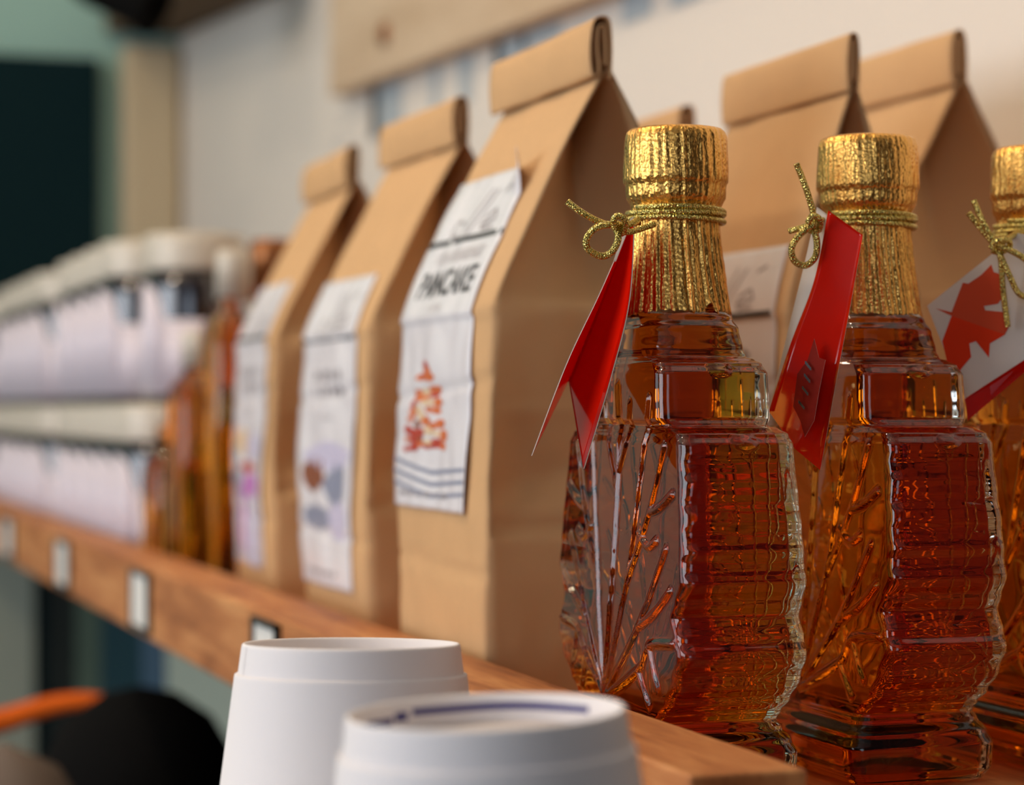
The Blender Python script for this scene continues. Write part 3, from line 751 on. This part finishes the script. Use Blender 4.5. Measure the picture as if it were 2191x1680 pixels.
# tag 2
t2 = thing('gift_tag', 'open red folded gift tag on the middle bottle, its inside text facing left', 'gift tag', P(1757, 445, .70), 0, 'red folded gift tags on the bottle necks')
foldA = [P(1772, 450, .694), P(1742, 600, .693), P(1690, 740, .693), P(1645, 880, .694)]
outB = [P(1846, 503, .690), P(1822, 640, .687), P(1790, 810, .685), P(1755, 1006, .684)]
lf = curved_leaf(t2, 'front_leaf', foldA, outB, RW)
curved_leaf(t2, 'back_leaf', [P(1748, 443, .700), P(1722, 560, .702), P(1690, 690, .703), P(1650, 860, .704)], [P(1784, 470, .6945), P(1744, 600, .694), P(1691, 740, .694), P(1646, 880, .695)], [M['white_card'], M['white_card'], M['edge_card']])
card('lower_corner', t2, [P(1645, 880, .694), P(1790, 810, .6852), P(1755, 1006, .684), P(1700, 960, .688)], M['red'])
def decal2(px_pts, Y, m, name, parent):
    return card(name, parent, [P(x, y, Y(x, y)) for x, y in px_pts], m, 0.0001)
def Y2(x, y):   # distance just in front of the leaf of tag 2
    t = (x - (1772 - (y - 450) * .29)) / 80.0; return .6928 - max(0, min(1.3, t)) * (.0065 + (y - 450) * 0.000006)
decal2([(1742, 725), (1752, 765), (1766, 770), (1752, 840), (1742, 900), (1722, 935), (1712, 900), (1697, 870), (1706, 800), (1728, 770)], lambda x, y: Y2(x, y) - .0012, M['red_dark'], 'printed_leaf', t2)
rows = []
for k, (cx, cy) in enumerate([(1728, 778), (1726, 805), (1722, 832), (1714, 862)]):
    for j in range(4):
        x = cx + j * 3.2 - 6; y = cy + j * 4 - 6
        rows.append([(x, y), (x + 4, y + 2), (x + 4, y + 9), (x, y + 7)])
V, Fc = [], []
for r in rows:
    n = len(V); V += [P(x, y, Y2(x, y) - .0026) - t2.location for x, y in r]; Fc.append((n, n + 1, n + 2, n + 3))
obj('printed_text', V, Fc, M['ink'], t2)
# tag 3: square white card with a red leaf, folded across
t3 = thing('gift_tag', 'white folded gift tag with a red maple leaf on the right-hand bottle', 'gift tag', P(2130, 520, .723), 0)
Y3 = lambda x, y: .7285 - (x - 1985) * 0.00004 - (y - 650) * 0.00003
P3 = lambda x, y, o=0: P(x, y, Y3(x, y) + o)
card('front_leaf', t3, [P3(2178, 500), P3(1984, 655), P3(2014, 732), P3(2062, 855), P3(2300, 700), P3(2300, 520)], M['white_card'])
leafA = [(2002, 660), (2036, 668), (2060, 605), (2072, 607), (2100, 588), (2121, 566), (2126, 582), (2150, 590), (2142, 612), (2150, 630), (2135, 650), (2105, 655), (2108, 664), (2150, 668), (2158, 700), (2150, 716), (2036, 676)]
leafB = [(2036, 676), (2150, 716), (2118, 735), (2116, 765), (2088, 730), (2074, 735), (2078, 764), (2056, 790), (2050, 805), (2030, 790), (2016, 730)]
def flat(name, parent, pts, m, off):
    V = [P3(x, y, off) - parent.location for x, y in pts]; return obj(name, V, [tuple(range(len(V)))], m, parent)
flat('printed_leaf', t3, leafA, M['red_leaf'], -0.0006); flat('printed_leaf', t3, leafB, M['leaf_fold_tone'], -0.0006)  # one leaf print in two tones; shading of the fold put into colour
card('back_leaf', t3, [P3(2064, 850, .004), P3(2070, 900, .006), P3(2200, 790, .005), P3(2200, 760, .003)], M['red'])

# ------------------------------------------------------------------ paper cups
def cup_mesh(loc, label, tilt, seam_angle, line):
    t = thing('paper_cup', label, 'paper cup', loc, 0, 'upturned white paper cups'); t.rotation_euler = tilt
    k = 0.001; Ht = 110
    tp_ = 0.118
    r0 = 30.0
    outer = [(r0 + (Ht - 8.3) * tp_ + .9 + 0.0 - (Ht - 8.3 - 0) * 0 , 0)]
    # base collar (inner cup) - from the recess over the rim and down to the sleeve edge
    prof = [(27.6, Ht - 9.0), (28.4, Ht - 4), (28.7, Ht - 0.7), (29.1, Ht - .1), (29.5, Ht), (29.9, Ht - .35), (30.05, Ht - 1.0), (r0 + 8.9 * tp_, Ht - 8.9), (r0 + 9.5 * tp_, Ht - 9.5)]
    obj('base_collar', *lathe_vf([(r * k, z * k) for r, z in prof], 96), M['cup'], t, True)
    # outer sleeve
    s0 = r0 + 8.3 * tp_
    prof = [(s0 + .05, Ht - 9.2), (s0 + .1, Ht - 8.5), (s0 + .45, Ht - 8.15), (s0 + .85, Ht - 8.4), (s0 + 1.0, Ht - 9.2), (s0 + 1.0 + (Ht - 12) * tp_, 4), (s0 + 2.2 + (Ht - 12) * tp_, 3), (s0 + 2.6 + (Ht - 12) * tp_, 1.5), (s0 + 2.0 + (Ht - 12) * tp_, 0), (s0 + 0.4 + (Ht - 12) * tp_, 1), (s0 - .6 + (Ht - 12) * tp_, 6), (s0 - .6, Ht - 10)]
    V, Fc = lathe_vf([(r * k, z * k) for r, z in prof], 96, closed=True); obj('sleeve', V, Fc, M['cup'], t, True)
    # recessed base disc
    V, Fc = lathe_vf([(0.3 * k, (Ht - 7) * k), (25 * k, (Ht - 7.2) * k), (28.2 * k, (Ht - 6.2) * k), (28.2 * k, (Ht - 8.6) * k), (.3 * k, (Ht - 8.6) * k)], 96); obj('base_disc', V, Fc, M['cup_in'], t, True)
    # overlap seam of the collar
    V, Fc = [], []
    for i in range(9):
        z = Ht - .5 - i; r = (r0 + (Ht - z) * tp_ + .12)
        for da in (-0.006, 0.0): V.append((r * k * math.cos(seam_angle + da), r * k * math.sin(seam_angle + da), z * k))
    for i in range(8): Fc.append((2 * i, 2 * i + 1, 2 * i + 3, 2 * i + 2))
    obj('seam', V, Fc, M['ink_grey'], t)
    if line:
        for a0, a1, dz, th in line:
            pts = []
            for i in range(30):
                a = a0 + (a1 - a0) * i / 29; z = Ht - dz - (0.35 * math.sin(i * .3)) * .3
                r = 28.6 - (Ht - z) * 0.09; pts.append(Vector((r * k * math.cos(a), r * k * math.sin(a), z * k)))
            V, Fc = [], []
            for i, p in enumerate(pts):
                V += [p, p - Vector((0, 0, th * k))]
            Fc = [(2 * i, 2 * i + 1, 2 * i + 3, 2 * i + 2) for i in range(len(pts) - 1)]
            o = obj('printed_line', V, Fc, M['blueink'], t); s = o.modifiers.new('s', 'SOLIDIFY'); s.thickness = 0.0002; s.offset = 0
    return t
ct_rear = P(752, 1376, .621); ct_front = P(1039, 1520, .482)
va = math.atan2(CT, ST)       # direction of the view axis in the xy plane
cz_ = CZ - 0.114 - 0.064 + 0.004
def tilt_mat(loc_top, lean_back, roll):
    """tilt about the view right axis (lean) and the view axis (roll), keeping the top centre in place"""
    right = Vector((CT, -ST, 0)); fwd = Vector((ST, CT, 0))
    m = Matrix.Rotation(roll, 4, fwd) @ Matrix.Rotation(lean_back, 4, right)
    base = loc_top - (m.to_3x3() @ Vector((0, 0, .110)))
    return base, m.to_euler()
b_, e_ = tilt_mat(ct_rear, R(-2.7), R(0.3))
cup_mesh(b_, 'upturned white paper cup at the back left with a seam near its left edge', e_, va + R(115), None)
b2_, e2_ = tilt_mat(ct_front, R(0.0), R(-2.0))
cup_mesh(b2_, 'upturned white paper cup at the front with blue lines inside its rim', e2_, va + R(100), [(va + R(36), va - R(52), 2.2, 1.5), (va + R(46), va + R(39), 2.6, 1.9), (va + R(82), va + R(48), 3.4, 1.5)])
zb = min(b_.z, b2_.z) - 0.004
ctr = thing('counter', 'small grey counter under the paper cups in front of the shelf', 'counter', (0.13, 0.55, 0))
box('worktop', -0.16, 0.075, -0.25, 0.18, zb - 0.03, zb, M['counter'], ctr, bev=0.002)
box('cabinet_body', -0.14, 0.06, -0.23, 0.16, 0, zb - 0.03, M['brownshelf'], ctr)

# ------------------------------------------------------------------ jars stacked on the shelf
def make_jar(loc, label, side=0):
    t = thing('preserve_jar', label, 'jar', loc, 0, 'stacked jars with white labels at the far end of the shelf')
    k = .001
    V, Fc = lathe_vf([(30 * k, 0), (34.5 * k, 1.5 * k), (36.5 * k, 5 * k), (36.5 * k, 80 * k), (35 * k, 88 * k), (31.5 * k, 93 * k), (31.5 * k, 100 * k), (3 * k, 100 * k)], 40)
    obj('jar_glass', V, Fc, M['jar_dark'], t, True)
    V, Fc = lathe_vf([(33 * k, 93 * k), (35.4 * k, 93 * k), (35.8 * k, 95 * k), (35.6 * k, 115 * k), (34.6 * k, 118.3 * k), (32 * k, 119 * k), (2 * k, 119 * k)], 40)
    obj('lid', V, Fc, M['lid'], t, True)
    # wrapped label with an arched middle
    V, Fc = [], []; N = 40; c = R(188)
    for i in range(N + 1):
        a = c - R(88) + R(176) * i / N; u = (i / N - .5) * 176
        zt = (58 if abs(u) > 36 else 58 + 26 * math.sqrt(max(0, 1 - (u / 36) ** 2))) * k
        for z in (6 * k, zt): V.append((36.9 * k * math.cos(a), 36.9 * k * math.sin(a), z))
    for i in range(N): Fc.append((2 * i, 2 * i + 2, 2 * i + 3, 2 * i + 1))
    o = obj('label', V, Fc, M['jar_label'], t, True); s = o.modifiers.new('s', 'SOLIDIFY'); s.thickness = .0003; s.offset = 0
    return t
spots = []
for sec, (Yst, n) in enumerate([(1.60, 5), (2.05, 5), (2.52, 5)]):
    for k in range(n):
        Y = Yst + .0745 * k
        spots.append((sec, k, Y))
ords = ['nearest', 'second', 'third', 'fourth', 'fifth']; secs = ['near block', 'middle block', 'far block']
proto = None
for sec, k, Y in spots:
    for lv in (0, 1):
        a = 0.284 + (0.018 if lv and sec == 0 and k == 0 else 0.0)
        s_ = (Y - a * ST) / CT + (0.0 if lv == 0 else -0.004)
        lab = '%s jar with white label in the %s of jars, %s' % (ords[k], secs[sec], 'on the top level' if lv else 'on the bottom level')
        loc = (a, s_, SHELF + lv * 0.1192)
        if proto is None: proto = make_jar(loc, lab)
        else:
            c = copy_tree(proto); c.location = loc; c['label'] = lab

# amber bottles between the jars and the bags
def amber(loc, label, hgt, rad, capm, sq=True):
    t = thing('amber_bottle', label, 'bottle', loc, R(12), 'tall amber bottles between jars and bags'); k = rad
    def sqr(prof, n=48):
        V, Fc = lathe_vf(prof, n)
        out = []
        for x, y, z in V:
            r = math.hypot(x, y); a = math.atan2(y, x); f_ = (abs(math.cos(a)) ** 5 + abs(math.sin(a)) ** 5) ** (-1 / 5)
            blend = 1 if z < hgt * .8 else 0
            f_ = 1 + (f_ * .92 - 1) * blend; out.append((x * f_, y * f_, z))
        return out, Fc
    hn = hgt
    obj('glass_body', *sqr([(k * .85, 0), (k, .004), (k, hn * .70), (k * .9, hn * .78), (k * .5, hn * .84), (k * .45, hn * .9), (.0005, hn * .9)]), M['glass'], t, True)
    obj('syrup', *sqr([(k * .78, .005), (k * .88, .008), (k * .88, hn * .66), (k * .8, hn * .74), (k * .4, hn * .8), (.0005, hn * .8)]), M['honey'], t, True)
    V, Fc = lathe_vf([(k * .5, hn * .86), (k * .56, hn * .86), (k * .56, hn * .985), (k * .5, hn), (.0005, hn)], 40)
    obj('cap', V, Fc, M[capm], t, True)
    return t
def amb(px, Y, *r):
    X = (px - 1095.5) * Y / F; return amber((X * CT + Y * ST, -X * ST + Y * CT, SHELF), *r)
amb(500, 1.42, 'tall amber bottle with pale cap just left of the farthest bag', 0.215, .020, 'lid')
amb(585, 1.56, 'tall amber bottle with copper cap, mostly behind the farthest bag', 0.232, .030, 'copper')
amb(425, 1.44, 'shorter amber bottle between the jars and the tall pale-capped bottle', 0.165, .019, 'lid')
amb(368, 1.47, 'short dark amber bottle right in front of the nearest jar', 0.105, .018, 'copper')

# ------------------------------------------------------------------ black bag with orange handle below the shelf
pc = P(300, 1745, 1.45)
hb = thing('handbag', 'black rounded bag with an orange handle standing below the shelf at the lower left', 'bag', (pc.x, pc.y, pc.z - 0.12))
V, Fc = lathe_vf([(0.03, 0), (0.062, 0.004), (0.070, 0.03), (0.069, 0.12), (0.062, 0.155), (0.046, 0.183), (0.024, 0.198), (0.002, 0.203)], 48)
V = [(x * 1.0, y * 1.15, z) for x, y, z in V]
obj('bag_body', V, Fc, M['black'], hb, True)
hl = [P(-60, 1560, 1.47), P(20, 1538, 1.47), P(110, 1510, 1.46), P(200, 1500, 1.45), P(300, 1522, 1.45), P(390, 1590, 1.45)]
pth = smooth_path([p - hb.location for p in hl], 8)
V, Fc = tube_vf(pth, lambda t: 0.009 - 0.006 * t, 12); obj('handle', V, Fc, M['orange'], hb, True)
lb_ = tag(box('low_bench', 0.0, 0.20, 1.2, 1.9, 0, pc.z - 0.12, M['brownshelf'], bev=.002), 'brown bench under the black bag', 'bench')
pd = P(5, 1745, 1.27)
V, Fc = lathe_vf([(0.02, 0), (0.05, 0.004), (0.06, 0.03), (0.055, 0.07), (0.03, 0.092), (0.002, 0.1)], 40)
V = [(x * 1.05, y * 1.2, z + 0.004 * noise.noise(Vector((x * 30, y * 30, z * 30)))) for x, y, z in V]
cl = obj('cloth_pouch', V, Fc, mat('taupe_cloth', (104, 90, 80), 0.9, noise_scale=20), None, True); cl.location = (pd.x, pd.y, pc.z - 0.12); cl.scale = (1, 1, (pd.z + 0.04 - pc.z + 0.12) / 0.1)
tag(cl, 'taupe cloth pouch in the bottom left corner in front of the black bag', 'pouch')
